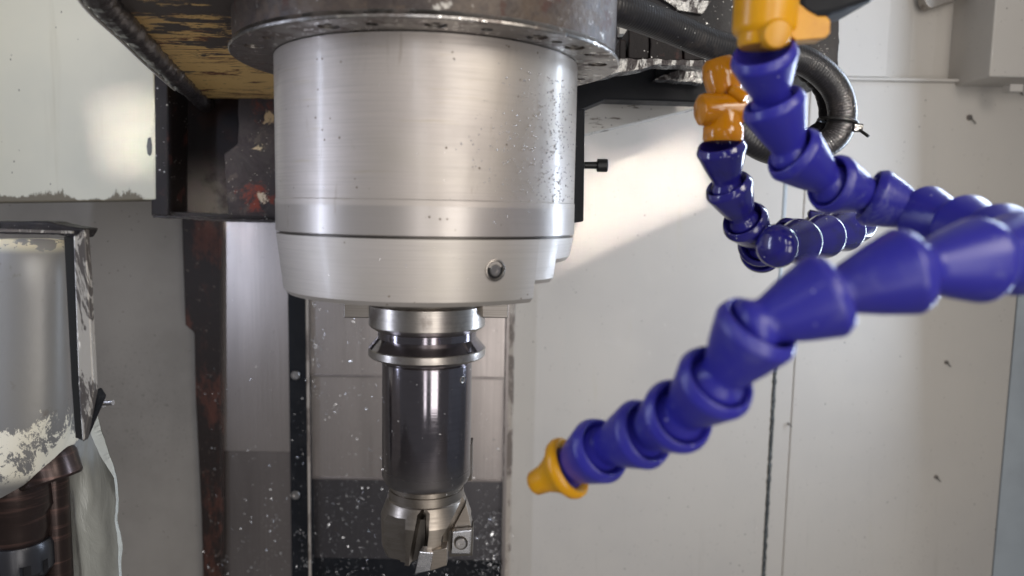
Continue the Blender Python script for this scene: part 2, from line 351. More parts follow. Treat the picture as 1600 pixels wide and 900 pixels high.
def catmull(P, step):
    P = [Vector(p) for p in P]; Q = [P[0]*2-P[1]]+P+[P[-1]*2-P[-2]]; out = []
    for i in range(1, len(Q)-2):
        a, b, c, d = Q[i-1:i+3]; n = max(2, int((c-b).length/step))
        for k in range(n):
            t = k/n; out.append(.5*((2*b)+(c-a)*t+(2*a-5*b+4*c-d)*t*t+(-a+3*b-3*c+d)*t**3))
    out.append(P[-1]); return out
def sweep(P, rf, n=16, bm=None, caps=True):
    bm = bm or bmesh.new(); rings = []; T0 = None; x = None
    for i, p in enumerate(P):
        t = (P[min(i+1, len(P)-1)]-P[max(i-1, 0)]).normalized()
        if x is None: x, y, _ = frame(t)
        else: x = (x-t*x.dot(t)).normalized(); y = t.cross(x)
        r = rf(i) if callable(rf) else rf
        rings.append([bm.verts.new(p+(x*cos(2*pi*k/n)+y*sin(2*pi*k/n))*r) for k in range(n)])
    for A, B in zip(rings, rings[1:]):
        for k in range(n): bm.faces.new((A[k], A[(k+1) % n], B[(k+1) % n], B[k]))
    if caps: bm.faces.new(rings[0]); bm.faces.new(list(reversed(rings[-1])))
    return bm
def cut(ob, cutters, sa=32):
    """boolean-subtract bmeshes (millimetres, world) from ob; cutters are thrown away"""
    off = Vector(ob['_o']); tmp = []
    for bm in cutters:
        bmesh.ops.recalc_face_normals(bm, faces=bm.faces)
        bm.transform(Matrix.Translation(ob.matrix_world.translation*0) @ Matrix.Scale(K, 4) @ Matrix.Translation(-off))
        me = bpy.data.meshes.new('c'); bm.to_mesh(me); bm.free(); c = bpy.data.objects.new('c', me); COL.objects.link(c)
        tmp.append(c)
    keep = (ob.parent, ob.location.copy()); ob.parent = None; ob.location = (0, 0, 0)
    mods = []
    for c in tmp:
        m = ob.modifiers.new('b', 'BOOLEAN'); m.object = c; m.operation = 'DIFFERENCE'; m.solver = 'EXACT'; mods.append(m)
    bpy.context.view_layer.update()
    dg = bpy.context.evaluated_depsgraph_get(); me = bpy.data.meshes.new_from_object(ob.evaluated_get(dg))
    for m in mods: ob.modifiers.remove(m)
    nm = ob.data.name; old = ob.data; ob.data = me; bpy.data.meshes.remove(old); me.name = nm
    for c in tmp:
        m = c.data; bpy.data.objects.remove(c); bpy.data.meshes.remove(m)
    ob.parent, ob.location = keep
    try: me.set_sharp_from_angle(angle=radians(sa))
    except Exception: pass
    return ob
def hexcut(c, axis, r, t0, t1): return lathe([(0, t0), (r, t0), (r, t1), (0, t1)], c, axis, 6, close=False)
def socket_screw(name, c, axis, r, h, hexr, mat, parent):
    o = link(name, cyl(r, 0, h, c, axis, 24, ch=r*.12), mat, parent, 35)
    cut(o, [hexcut(c, axis, hexr, h*.35, h+2)]); return o

# ================================================================== SETTING: the enclosure
BW = 452.0
bw = root('back_wall', Y(1200, 900, BW), None, None); tag(bw, kind='structure')
def pz(px, py, y): return Y(px, py, y)
def rect(px0, px1, y, th, z0, z1, pyref=500):
    return box((Y(px0, pyref, y).x, y, z0), (Y(px1, pyref, y).x, y+th, z1))
zt = Y(1320, 124, BW).z
ztop, zbot = 420, -620
# left shaded column wall, right panels with a strip between
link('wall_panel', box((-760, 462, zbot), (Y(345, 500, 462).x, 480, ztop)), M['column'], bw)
xs = [Y(803, 600, BW).x, Y(1208, 600, BW).x, Y(1240, 600, BW).x, Y(1586, 500, BW).x]
link('wall_panel', box((xs[0]-24, BW, zbot), (xs[1], BW+14, zt)), M['wall'], bw, bevel=1.5)
link('wall_strip', box((xs[1]+2.5, BW+1.2, zbot), (xs[2], BW+14, zt)), M['wall'], bw, bevel=1)
link('wall_panel', box((xs[2], BW, zbot), (xs[3], BW+14, zt)), M['wall'], bw, bevel=1.2)
link('backing_panel', box((xs[0], BW+16, zbot), (xs[3]+30, BW+30, ztop)), M['wall'], bw)
# sealant bead in the joint, ragged below the hose
P = [Vector((xs[1]+1.3+noise.noise(Vector((0, 0, z*.15)))*.5, BW+1, z)) for z in range(zbot, int(Y(1215, 440, BW).z), 2)]
link('sealant_shade_line', sweep(P, lambda i: 2.6+1.0*noise.noise(Vector((3, 1, i*.35)))+.8*noise.noise(Vector((3, 5, i*1.1))), 8), M['sealant'], bw, 60)
P = [Vector((xs[1]+1.3, BW+2, z)) for z in range(int(Y(1215, 440, BW).z), int(zt-6), 6)]  # higher up, a smooth grey strip stands in for the joint's shadow line
link('sealant_shade_line', sweep(P, lambda i: 3.1, 8), M['side_wall'], bw, 60)
# folded upper sheet above the ledge
prof = [(1180, 444), (1388, 444), (1424, 458), (1462, 462), (1500, 470), (1640, 470)]
pf = [Vector((Y(px, 60, y).x, y, zt+2)) for px, y in prof]
bm = prism(pf+[p+Vector((0, 3, 0)) for p in reversed(pf)], (0, 0, ztop-zt-2))
link('upper_panel', bm, M['wall'], bw)
link('ledge', box((Y(1180, 60, BW).x, BW-7, zt-1.5), (700, BW+4, zt+1.6)), M['wall'], bw, bevel=.8)
# small fixings on the wall
for px, py, r in ((1514, 184, 3.2), (1478, 566, 2.2), (1462, 745, 2.2), (1232, 662, 1.4), (1588, 140, 3)):
    c = Y(px, py, BW)
    o = link('wall_fixing', cyl(r, -.5, 2.6, c, (0.1, -1, .05), 12, ch=.5), M['dull_steel'], bw, 40)
    link('fixing_shadow', sweep([c+Vector((0, -2, 0)), c+Vector((r, -3, -r*.9)), c+Vector((r*2.0, -3.4, -r*2.2))], .55, 6), M['black'], bw)  # black sliver modelled in place of the fixing's small shadow
# right wall, left wall, ceiling, floor
rw = tag(link('right_wall', prism([(xs[3]+1, BW, zbot), (xs[3]+42, BW-4, zbot), (640, -330, zbot), (660, -330, zbot), (xs[3]+70, BW+30, zbot), (xs[3]+1, BW+30, zbot)], (0, 0, ztop-zbot)), M['side_wall']), kind='structure')
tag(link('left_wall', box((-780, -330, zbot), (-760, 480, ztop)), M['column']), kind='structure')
tag(link('floor', box((-900, -700, zbot-20), (800, 600, zbot)), M['floor']), kind='structure')
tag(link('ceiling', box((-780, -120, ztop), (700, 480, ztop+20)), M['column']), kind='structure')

# projecting cover box, upper right
b = root('cover_box', Y(1560, 124, 395), 'pale grey cover box projecting from the wall in the upper right corner', 'box')
x0 = Y(1551, 60, 392).x
link('box_shell', box((x0, 392, Y(1560, 120, 392).z), (700, 470, ztop-2)), M['wall'], b, bevel=1.5)
p = Y(1590, 132, 396)
link('box_foot', box((p.x-6, 398, p.z-7), (p.x+8, 410, p.z+1)), M['wall'], b, bevel=.8)
p = Y(1468, 8, 440)
tag(link('pipe_clip', rslab([(1442, -14), (1522, -14), (1490, 2), (1455, 13), (1448, 6)], 436, 14, 1.2), M['dull_steel'], bevel=1), 'small grey clip at the top edge beside the projecting cover box', 'clip')

# ================================================================== column way covers
cv = root('way_cover', Y(400, 900, 440), 'brushed steel telescopic way cover left of the spindle, between two dark strips', 'way cover', 'column way covers')
def vz(py, y, px=620): return Y(px, py, y).z
xL0, xL1 = Y(343, 600, 436).x, Y(455, 600, 436).x
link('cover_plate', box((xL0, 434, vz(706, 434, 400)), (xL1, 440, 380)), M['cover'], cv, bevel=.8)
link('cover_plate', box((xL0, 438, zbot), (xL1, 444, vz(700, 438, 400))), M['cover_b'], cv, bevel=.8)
c2 = root('way_cover', Y(620, 900, 440), 'sectioned steel way cover behind the tool holder, sprinkled with chips', 'way cover', 'column way covers')
xC0, xC1 = Y(484, 600, 440).x, Y(792, 600, 440).x
yy = 430
zs = [380, vz(586, 436, 540), vz(746, 439, 540), vz(872, 442, 540)]
for k, (za, zb_) in enumerate(zip(zs, zs[1:])):
    y = 430+k*5
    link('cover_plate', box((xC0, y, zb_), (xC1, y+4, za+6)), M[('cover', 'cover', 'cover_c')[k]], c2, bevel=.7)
    if k < 2: link('lip', box((xC0, y-1.2, zb_-.8), (xC1, y+3, zb_+2.0)), M['cover_b'], c2, bevel=.4)
link('wiper_plate', box((xC0, 440, zbot), (xC1, 452, zs[3]+1)), M['oily_plain'], c2)
xs0, xs1 = Y(453, 600, 428).x, Y(484, 600, 428).x
st = root('cover_strip', Y(468, 900, 428), 'narrow black strip with small socket screws between the two way covers', 'strip')
link('strip_bar', box((xs0, 424, zbot), (xs1, 446, 380)), M['oily_plain'], st, bevel=1)
for py in (586, 773):
    c = Y(462, py, 424); socket_screw('socket_screw', c, (0, -1, 0), 5.2, 2.4, 2.4, M['screw'], st)
link('strip_edge', box((xs1-1.6, 421, zbot), (xs1+.6, 424.5, 380)), M['edge_strip'], st)
rs = root('edge_strip', Y(797, 900, 428), 'scuffed beige edge strip right of the sectioned way cover', 'strip')
link('strip_bar', box((Y(788, 600, 428).x, 426, zbot), (Y(803, 600, 428).x, 452, 380)), M['edge_strip'], rs, bevel=1)
link('strip_edge', box((Y(790, 600, 422).x, 422, zbot), (Y(794, 600, 422).x, 426.5, 380)), M['cover_b'], rs)
cs = root('column_rail', Y(320, 900, 420), 'dark brown oily rail at the left edge of the brushed way cover', 'rail')
bm = slab([(282, 300), (345, 300), (347, 1100), (322, 1100), (314, 800), (305, 620), (303, 520), (289, 508), (286, 420)], 426, 10)
link('rail_body', bm, M['rail'], cs, bevel=1.5)

# ================================================================== head casting, upper left
hc = root('head_casting', Z(320, 165, 92), 'worn cream and brown painted head casting above the spindle at top left', 'casting')
zc = 93.0
pts = [(118, -60), (150, 0), (240, 92), (318, 163), (480, 167), (660, 167), (690, -60)]
pp = [Z(a, b, zc) for a, b in pts]
pp = [Vector((p.x, min(p.y, 268), zc)) for p in pp]
link('casting_underside', prism(pp, (0, 0, 60)), M['worn_cream'], hc, bevel=2)
# oily lip along its slanting edge
edge = [Z(120, -45, zc-1), Z(150, 0, zc-1), Z(196, 46, zc-1), Z(240, 92, zc-1), Z(280, 130, zc-1), Z(316, 163, zc-1)]
P = catmull([Vector((p.x+4, p.y, p.z-1.5)) for p in edge], 3)
bm = sweep(P, lambda i: 6.3+1.6*noise.noise(P[i]*.12)+.9*noise.noise(P[i]*.5), 14)
for v in bm.verts: v.co += noise.noise_vector(v.co*.35)*.9
link('oily_lip', bm, M['sludge'], hc, 70)
P2 = catmull([Vector((p.x-3.5, p.y, p.z-5.0)) for p in edge[:5]], 4)
link('lip_trim', sweep(P2, lambda i: .9, 8), M['wall'], hc, 60)
# the side block under it
sb = root('slide_block', Y(340, 345, 262), 'dark oily head side block with red primer and peeling cream paint', 'block')
link('block_flange', slab([(234, 60), (262, 80), (262, 337), (236, 337)], 256, 60), M['brown_iron'], sb, bevel=1.2)
link('block_recess', slab([(258, 60), (384, 120), (362, 345), (258, 337)], 296, 20), M['dark_block'], sb)
link('block_floor', prism([Y(255, 336, 262), Y(470, 346, 262), Y(470, 346, 262)+Vector((0, 60, 0)), Y(255, 336, 262)+Vector((0, 60, 0))], (0, 0, 3)), M['brown_iron'], sb)
link('block_face', rslab([(372, 120), (470, 120), (470, 344), (356, 342), (350, 240), (372, 225)], 262, 40, .7), M['primer'], sb, bevel=1)
P = catmull([Y(240, 338, 258), Y(290, 340, 258), Y(350, 344, 260), Y(432, 346, 260)], 2)
link('drip_bead', sweep(P, lambda i: 1.3+.8*noise.noise(P[i]*.3), 8), M['sludge'], sb, 70)

# cream cover panel behind
cp = root('changer_cover', Y(120, 315, 255), 'large cream painted cover panel at far left with chipped lower edge', 'cover panel')
link('cover_sheet', slab([(-120, -200), (238, -200), (241, 120), (243, 312), (180, 314), (-120, 318)], 255, 46), M['cream'], cp, bevel=1.5)
bm = slab([(231, 216), (235, 214), (237, 226), (237, 238), (234, 244), (230, 240), (229, 228)], 254.4, 1.0)
link('scratch_slot', bm, M['black'], cp)

# ================================================================== spindle
sp = root('spindle_head', (0, 0, -44), 'large round bright steel spindle housing hanging in the middle of the picture', 'spindle')
R1 = 77.8
prof = [(60, 74), (R1, 74), (R1, 4.0), (R1+.3, 3.6), (R1+.3, 1.0), (R1+.3, -11.9), (R1-1.2, -12.4), (60, -12.4)]
link('housing_body', lathe(prof, n=160), M['spindle'], sp, 30)
link('housing_seam', lathe([(60, -11), (R1-1.6, -11), (R1-1.6, -15), (60, -15)], n=120), M['dark_steel'], sp, 30)
# bolt flange with counterbored holes
fl = link('bolt_flange', lathe([(70, 74.4), (98.2, 74.4), (98.6, 74.8), (98.6, 75.8), (97.4, 77.0), (97.0, 78.2), (70, 78.2)], n=160), M['flange'], sp, 30)
angs = [-62, -48, -22, -9, 8, 22, 38, 46, 55, 66, 82, 110, 150, 210, 250]
holes = []
for k, an in enumerate(angs):
    t = radians(an); c = Vector((88*sin(t), -88*cos(t), 74.4)); r = (4.8, 2.6)[k % 2]
    holes.append(cyl(r, -1, 2.6, c, (0, 0, 1), 20))
cut(fl, holes)
for k, an in enumerate(angs):
    t = radians(an); c = Vector((88*sin(t), -88*cos(t), 77.2))
    if k % 2 == 0: socket_screw('socket_screw', c, (0, 0, -1), 3.9, 2.0, 1.9, M['dull_steel'], fl)
bm = lathe([(60, 78.3), (96.5, 78.3), (97, 84), (97, 150), (60, 150)], n=140)
for v in bm.verts:
    if v.co.z > 80: v.co += noise.noise_vector(v.co*.06)*.7
link('flange_casting', bm, M['mottled'], sp, 40)
# nose cap: lower ring, stepped up on its right side
def sector(rt, rb, ri, z1, z0, a0, a1, bm):
    n = max(2, int((a1-a0)/2.5)); pr = [(ri, z1), (rt, z1), (rt, z1-1), (rb+.0, z0+2.2), (rb-2.0, z0), (ri, z0)]; rr = []
    for i in range(n+1):
        t = radians(a0+(a1-a0)*i/n); rr.append([bm.verts.new((r*sin(t), -r*cos(t), z)) for r, z in pr])
    for A, B in zip(rr, rr[1:]):
        for k in range(len(pr)): bm.faces.new((A[k], B[k], B[(k+1) % len(pr)], A[(k+1) % len(pr)]))
    bm.faces.new(rr[0]); bm.faces.new(list(reversed(rr[-1])))
zb = -43.6
bm = bmesh.new(); sector(R1-.2, 75.4, 58, -13.6, zb, 52, 64, bm) if 0 else None
bm = bmesh.new()
sector(R1, 74.6, 30, -13.4, zb, -230, 48, bm)
sector(R1-.0, 74.9, 30.5, -13.4, -35, 48.02, 61, bm)
sector(R1, 76.4, 31, -13.4, -25.5, 61.02, 129.9, bm)
nc = link('nose_cap', bm, M['nose_cap'], sp, 30)
azs = radians(29.5); ax = Vector((sin(azs), -cos(azs), -.03)); cs_ = Vector((0, 0, -27.0))+Vector((sin(azs), -cos(azs), 0))*76
link('cap_screw_ring', lathe([(3.9, -3), (5.0, -3), (5.0, .9), (4.5, 1.1), (3.9, .5)], cs_, ax, 28), M['dull_steel'], nc, 30)
link('cap_screw_well', cyl(3.95, -4, .35, cs_, ax, 28), M['black'], nc, 30)
socket_screw('cap_screw', cs_+ax*.1, ax, 2.7, .9, 1.4, M['screw'], nc)
# spindle nose and drive keys
link('spindle_nose', lathe([(20, -43), (43, -43), (43, -46.2), (41.5, -47.8), (34, -49.5), (31.5, -50.5), (20, -50.5)], n=96), M['ring_steel'], sp, 30)
pL0, pL1 = Y(538, 484, -6), Y(578, 484, -6)
link('drive_key', box((pL0.x, -8, Y(556, 497, -8).z), (-26, 9, -43.2)), M['dull_steel'], sp, bevel=.6)
link('drive_key', box((26, -8, Y(775, 497, -8).z), (Y(794, 484, -6).x, 9, -43.2)), M['dull_steel'], sp, bevel=.6)
# oil droplets on the right flank
bm = bmesh.new(); random.seed(3)
for i in range(620):
    u = random.random()
    if u < .62: t = radians(random.gauss(56, 8)); z = random.uniform(2, 62)
    else: t = radians(random.gauss(36, 9)); z = random.gauss(25, 18)
    if not (-8 < z < 68): continue
    r = random.uniform(.12, .42) if random.random() < .93 else random.uniform(.4, .7)
    nrm = Vector((sin(t), -cos(t), 0)); bmesh.ops.create_icosphere(bm, subdivisions=1, radius=r, matrix=Matrix.Translation(nrm*(R1+.05)+Vector((0, 0, z))))
o = link('oil_droplets', bm, M['drop'], sp, 90); o['kind'] = 'stuff'

# ================================================================== tool holder and cutter
th = root('tool_holder', (0, 0, -155), 'dark cylindrical tool holder with double steel flange clamped under the spindle', 'tool holder')
zf = lambda py, y: Y(667, py, y).z
z_body = zf(776, -24.4)
link('upper_flange', lathe([(10, -50.4), (30.6, -50.6), (31.4, -51.4), (31.4, -62.2), (30.6, -63.2), (27, -65.5), (10, -65.5)], n=96), M['ring_steel'], th, 30)
link('gripper_groove', lathe([(10, -65), (26.6, -65), (26.6, -70.5), (10, -70.5)], n=80), M['arbor'], th, 30)
lf = link('lower_flange', lathe([(10, -74.6), (31.3, -74.6), (31.7, -75.0), (31.7, -78.6), (30.9, -79.4), (25.6, -81.6), (10, -81.6)], n=96), M['ring_steel'], th, 30)
link('flange_chamfer', lathe([(10, -69), (26.7, -69.2), (31.25, -74.55), (10, -74.55)], n=96), M['arbor'], th, 30)
hbod = link('holder_body', lathe([(5, -81), (23.2, -81), (24.4, -83), (24.4, z_body+4), (23.2, z_body+1), (22.2, z_body), (5, z_body)], n=96), M['arbor'], th, 30)
az = radians(56); ax = Vector((sin(az), -cos(az), 0)); c = ax*24.1+Vector((0, 0, zf(593, -14)))
link('balance_screw', lathe([(1.1, -1), (2.0, -1), (2.0, .45), (1.7, .6), (1.1, .3)], c, ax, 20), M['dull_steel'], hbod, 40)
link('screw_well', cyl(1.15, -1, .35, c, ax, 16), M['black'], hbod, 40)
link('rear_key', box((-24.8, 4, z_body-1), (-20, 14, z_body+12)), M['dark_steel'], th)
link('rear_key', box((20.5, 2, z_body-1), (25.0, 14, z_body+20)), M['dark_steel'], th)

zc0, zc1 = z_body, zf(888, -24)
mc = root('milling_cutter', (0, 0, zc1), 'indexable milling cutter with flutes and small square insert under the tool holder', 'cutter')
H = zc0-zc1
prof = [(3, zc0+1), (20.6, zc0+1), (20.6, zc0-2.6), (20.0, zc0-2.9), (20.0, zc0-3.3), (20.7, zc0-3.6), (20.7, zc0-8.2), (21.5, zc0-8.8), (25.1, zc0-18.5), (24.6, zc1+5), (23, zc1), (3, zc1)]
cb = link('cutter_body', lathe(prof, n=72), M['cutter'], mc, 14)
q = lambda px, py, y: Y(px, py, y)
cuts = []
# front flute: rounded slot leaning left towards the bottom
z_s = zf(824, -24)
cuts.append(prism([q(a, b, -34) for a, b in ((662, 818), (656, 812), (648, 812), (642, 820), (640, 840), (634, 868), (628, 905), (652, 905), (660, 870), (663, 845))], (4, 26, 0)))
# flat facet on the left of the flute
cuts.append(prism([Vector((-30, -25.2, zf(815, -22))), Vector((-8.5, -30, zf(812, -22))), Vector((-8.5, -18.5, zf(812, -22))), Vector((-22.5, -12.5, zf(815, -22))), Vector((-30, -12, zf(815, -22)))], (0, 0, -60)))
# chip gullet on the right
cuts.append(prism([Vector((10.5, -40, zf(842, -24))), Vector((21.8, -40, zf(785, -20))), Vector((40, -40, zf(785, -20))), Vector((40, -40, zc1-8)), Vector((9.0, -40, zc1-8))], (0, 36, 0)))
# tilt of the bottom
cuts.append(prism([Vector((-40, -40, zf(880, -20))), Vector((-12, -40, zf(880, -20))), Vector((-12, -40, zc1-8)), Vector((-40, -40, zc1-8))], (0, 80, 0)))
cut(cb, cuts, 13)
# front insert (edge-on at the foot of the front land) and right insert facing the camera
link('insert', prism([q(a, b, -27.2) for a, b in ((655, 862), (677, 864), (672, 892), (648, 897))], (1, 7, 0)), M['carbide'], mc, bevel=.4)
link('land_shoe', prism([q(a, b, -25.6) for a, b in ((672, 862), (698, 856), (698, 884), (672, 893))], (0, 9, 0)), M['cutter'], mc, bevel=.5)
ic = q(720, 848, -12)
bx = prism([q(a, b, -12.0) for a, b in ((706, 831), (737, 828), (735, 866), (704, 866))], (0, 4.5, 0))
ins = link('insert', bx, M['carbide'], mc, bevel=.7)
link('insert_seat', prism([q(a, b, -9) for a, b in ((702, 830), (739, 824), (738, 868), (702, 870))], (0, 9, 0)), M['dark_steel'], mc)
socket_screw('insert_screw', ic+Vector((0, -0.1, 0)), (0, -1, 0), 3.0, 1.3, 1.3, M['screw'], ins)
link('insert_screw_ring', lathe([(3.0, 0), (3.9, 0), (3.9, .5), (3.0, .3)], ic+Vector((0, 0, 0)), (0, -1, 0), 24), M['dark_steel'], ins, 40)
link('flute_shade', prism([q(a, b, -14) for a, b in ((636, 812), (664, 812), (664, 868), (632, 884))], (0, 3, 0)), M['dark_steel'], mc)  # dark slab added inside the slot to deepen its shade
link('tooth_wedge', prism([q(a, b, -7) for a, b in ((728, 786), (738, 828), (736, 834), (704, 832))], (0, 9, 0)), M['cutter'], mc, bevel=.4)

# ================================================================== right side of the head
hb = root('head_bracket', Y(1100, 160, 180), 'black oily bracket and machined blocks of the head right of the spindle', 'bracket')
link('dark_mass', rslab([(930, -160), (1312, -160), (1312, 60), (1309, 126), (1250, 118), (1235, 60), (1120, 72), (965, 62)], 190, 70, 1.0), M['oily'], hb, bevel=1)
for a in ((968, 60, 978, 96), (982, 42, 1014, 92), (1016, 56, 1066, 95), (1068, 62, 1104, 94)):
    link('machined_block', rslab([(a[0], a[1]), (a[2], a[1]+3), (a[2], a[3]), (a[0], a[3])], 120, 30, .5), M['brown_iron'], hb, bevel=.8)
def wetplate(px, y, th, name='wet_plate', mat='wet_iron', amp=1.0):
    return link(name, rslab(px, y, th, amp), M[mat], hb, 50)
wetplate([(958, 92), (1100, 94), (1106, 104), (1030, 100), (900, 128), (905, 110)], 118, 16)
wetplate([(1022, 124), (1100, 92), (1110, 122), (1096, 130)], 150, 12)
wetplate([(1030, -6), (1112, 2), (1098, 22), (1060, 14)], 186, 5)
wetplate([(966, 28), (1000, 32), (1002, 54), (968, 52)], 150, 10, 'wet_plate', 'scuffed')
link('black_arm', slab([(880, 152), (905, 132), (1000, 110), (1032, 98), (1042, 122), (1106, 128), (1106, 160), (946, 155), (905, 172), (880, 175)], 165, 26), M['oily_plain'], hb, bevel=1.2)
link('arm_brace', prism([Y(1026, 100, 158), Y(1098, 88, 158), Y(1104, 96, 158), Y(1026, 124, 158)], (0, 8, 0)), M['oily_plain'], hb)
hp = root('head_side_plate', Y(1000, 200, 240), 'scuffed white plate under the black bracket right of the spindle', 'plate')
link('plate_front', slab([(896, 158), (946, 152), (1104, 158), (1104, 165), (896, 214)], 214, 24), M['scuffed'], hp, bevel=.8)
gb = root('guide_bar', Y(905, 348, 40), 'thin dark vertical bar with a protruding socket bolt at the right of the spindle', 'bar')
link('bar_plate', slab([(893, 170), (914, 170), (912, 346), (893, 349)], 40, 16), M['oily_plain'], gb, bevel=.8)
c = Y(913, 258, 48)
bsh = link('bolt_shank', cyl(2.1, 0, 9, c, (1, 0, 0), 16), M['black'], gb, 40)
socket_screw('bolt_head', c+Vector((7.5, 0, 0)), (1, 0, 0), 3.9, 6.4, 2, M['black'], bsh)

# upper right black arm in front, at the top edge
tag(link('top_arm', slab([(1246, -60), (1250, 14), (1268, 26), (1300, 22), (1362, 2), (1440, -60)], -110, 30), M['oily_plain'], bevel=2), 'black arm end at the top edge beside the yellow valve', 'arm')

# ================================================================== conduit
cn = root('cable_conduit', Y(1300, 240, 60), 'black ribbed conduit looping behind the blue hose at upper right', 'conduit')
P = catmull([Y(a, b, y) for a, b, y in ((800, -30, -20), (880, -4, 0), (960, 12, 10), (1040, 40, 30), (1120, 72, 45), (1200, 84, 60), (1258, 96, 66), (1300, 130, 70), (1316, 172, 72), (1306, 212, 74), (1272, 232, 76), (1225, 238, 70), (1185, 226, 60), (1150, 196, 60), (1140, 150, 70))], .62)
link('conduit_tube', sweep(P, lambda i: 8.7+.15*cos(i*2*pi/3), 20), M['conduit'], cn, 80)
P = catmull([Y(a, b, y) for a, b, y in ((1252, 108, 80), (1280, 134, 84), (1292, 166, 86), (1288, 194, 88), (1262, 216, 92))], .8)
link('inner_tube', sweep(P, lambda i: 5.2+.9*noise.noise(P[i]*.2), 14), M['oily'], cn, 80)
c = Y(1309, 192, 73)
tie = [c+Vector((cos(t)*11.2, sin(t)*11.2, -cos(t)*1.5+1)) for t in [2*pi*k/40 for k in range(41)]]
tb = root('cable_tie', c, 'small black cable tie around the conduit bend with a cut tail', 'cable tie')
link('tie_band', sweep(tie, 1.15, 8), M['black'], tb, 60)
h = Y(1338, 200, 68)
link('tie_head', box(h+Vector((-3, -3, -2.4)), h+Vector((3, 3, 2.4))), M['black'], tb, bevel=.6)
link('tie_tail', sweep([h, Y(1347, 206, 64), Y(1357, 213, 60)], 1.0, 8), M['black'], tb, 60)
P = catmull([Y(a, b, y) for a, b, y in ((925, 44, -10), (934, 16, -26), (946, 2, -20), (950, -20, 0))], 1)
link('conduit_clamp', sweep(P, 3.2, 10), M['sludge'], cn, 60)
ft = [Y(a, b, y) for a, b, y in ((780, 4, -40), (830, 12, -40), (880, 16, -36), (930, 26, -20))]
P = catmull(ft, 1.5)
tag(link('pipe_fitting', sweep(P, lambda i: 8+1.5*noise.noise(P[i]*.15)+(1.6 if i % 16 < 7 else 0), 18), M['sludge'], smooth=60), 'dark oily pipe fitting on the flange casting at the top edge', 'fitting')

# ================================================================== segmented coolant hoses
def hose_segment(Rm, L):
    """bell at the start (t=0) with an inner recess, cone, neck, hidden ball; unit z axis"""
    pr = [(Rm*.54, L*.24), (Rm*.70, L*.12), (Rm*.80, L*.0), (Rm*.845, -L*.035), (Rm*.875, -L*.035), (Rm*.91, -L*.01), (Rm*.985, L*.08), (Rm*1.0, L*.105), (Rm*1.0, L*.14), (Rm*.98, L*.18),
          (Rm*.80, L*.52), (Rm*.60, L*.82), (Rm*.565, L*.89), (Rm*.57, L*.94), (Rm*.66, L*1.02), (Rm*.69, L*1.10), (Rm*.62, L*1.20), (Rm*.40, L*1.26), (Rm*.30, L*1.0), (Rm*.30, L*.3)]
    return lathe(pr, n=56)
def chain(J, Rm, r, mat, n0='hose_segment'):
    pts = [D(*j) for j in J]; first = None
    for a, b in zip(pts, pts[1:]):
        Lv = b-a; L = Lv.length
        if first is None:
            bm = hose_segment(Rm, L); q_ = Lv.to_track_quat('Z', 'Y'); 
            bm.transform(Matrix.Translation(Vector(r['_o'])))
            first = link(n0, bm, mat, r, 60); L0 = L; o = first
        else:
            o = first.copy(); COL.objects.link(o); o.parent = r
        o.rotation_mode = 'QUATERNION'; o.rotation_quaternion = Lv.to_track_quat('Z', 'Y')
        o.scale = (1, 1, L/L0); o.location = (a-Vector(r['_o']))*K
    return pts
big = [(1192,80,267),(1206,157,280),(1235,236,288),(1294,285,295),(1359,306,303),(1438,335,299),(1500,352,279),(1556,370,258),(1590,388,237),(1590,398,218),(1538,405,205),(1430,420,198),(1302,457,200),(1188,507,202),(1125,591,213),(1066,646,229),(1012,675,247),(944,700,263),(887,731,278)]
r = root('coolant_hose', D(*big[0]), 'thick blue segmented coolant hose in the foreground curving down to a yellow nozzle', 'coolant hose', 'segmented coolant hoses')
pts = chain(big, 11.9, r, M['blue'])
e = pts[-1]; d = (D(838, 754, 284)-e).normalized()
link('nozzle', lathe([(8.8, -1.4), (10.4, -2.2), (11.6, -1.4), (11.9, .4), (11.3, 2.2), (9.0, 4.2), (7.0, 7), (5.4, 10.5), (4.7, 15.5), (3.8, 16.5), (2.8, 16.5), (2.8, 8), (8.0, 1.5)], e, d, 40), M['yellow'], r, 50)
# valve of the big hose
v0 = D(1193, 66, 268)
vb = link('valve_body', lathe([(0, -2), (8.2, -2), (9.2, -.6), (9.2, 2.0), (11.0, 3.6), (11.3, 5), (11.3, 27), (0, 27)], v0, (0.02, .02, 1), 40, close=False), M['yellow'], r, 40)
link('valve_boss', lathe([(0, -2), (5.4, -2), (5.4, 10.4), (4.4, 12.0), (0, 12.8)], D(1198, 52, 268), (0, -1, -.25), 28, close=False), M['yellow'], vb, 40)
hl = prism([D(a, b, 262) for a, b in ((1240, -30), (1243, 0), (1262, 16), (1278, 25), (1292, 25), (1298, 32), (1297, 52), (1290, 59), (1244, 63), (1236, 56))], (0, 9, 0))
link('valve_handle', hl, M['yellow'], vb, bevel=2.2, seg=3)

sm = [(1126,226,335),(1136,288,344),(1161,342,353),(1189,380,366),(1188,394,386),(1200,390,405),(1228,372,419),(1268,358,426),(1305,350,421),(1338,347,408),(1322,359,391),(1292,368,375),(1254,377,360),(1216,384,345)]
r2 = root('coolant_hose', D(*sm[0]), 'oily dark blue segmented coolant hose coiling behind the thick one below an orange valve', 'coolant hose', 'segmented coolant hoses')
ps = chain(sm, 11.2, r2, M['blue_oily']); e2 = ps[-1]; d2 = (ps[-1]-ps[-2]).normalized()
link('hose_tip', lathe([(0, -3), (6.5, -3), (9.6, -1), (10.4, 1), (9.6, 4), (6.5, 6.5), (3, 7.5), (0, 7.8)], e2, d2, 32, close=False), M['blue_oily'], r2, 60)
u = D(1130, 206, 335)
link('valve_collar', lathe([(0, -4.5), (8.2, -4.5), (9.0, -3.4), (9.0, 1.8), (8.0, 3.0), (8.0, 9), (0, 9)], u, (0, 0, 1), 36, close=False), M['orange'], r2, 40)
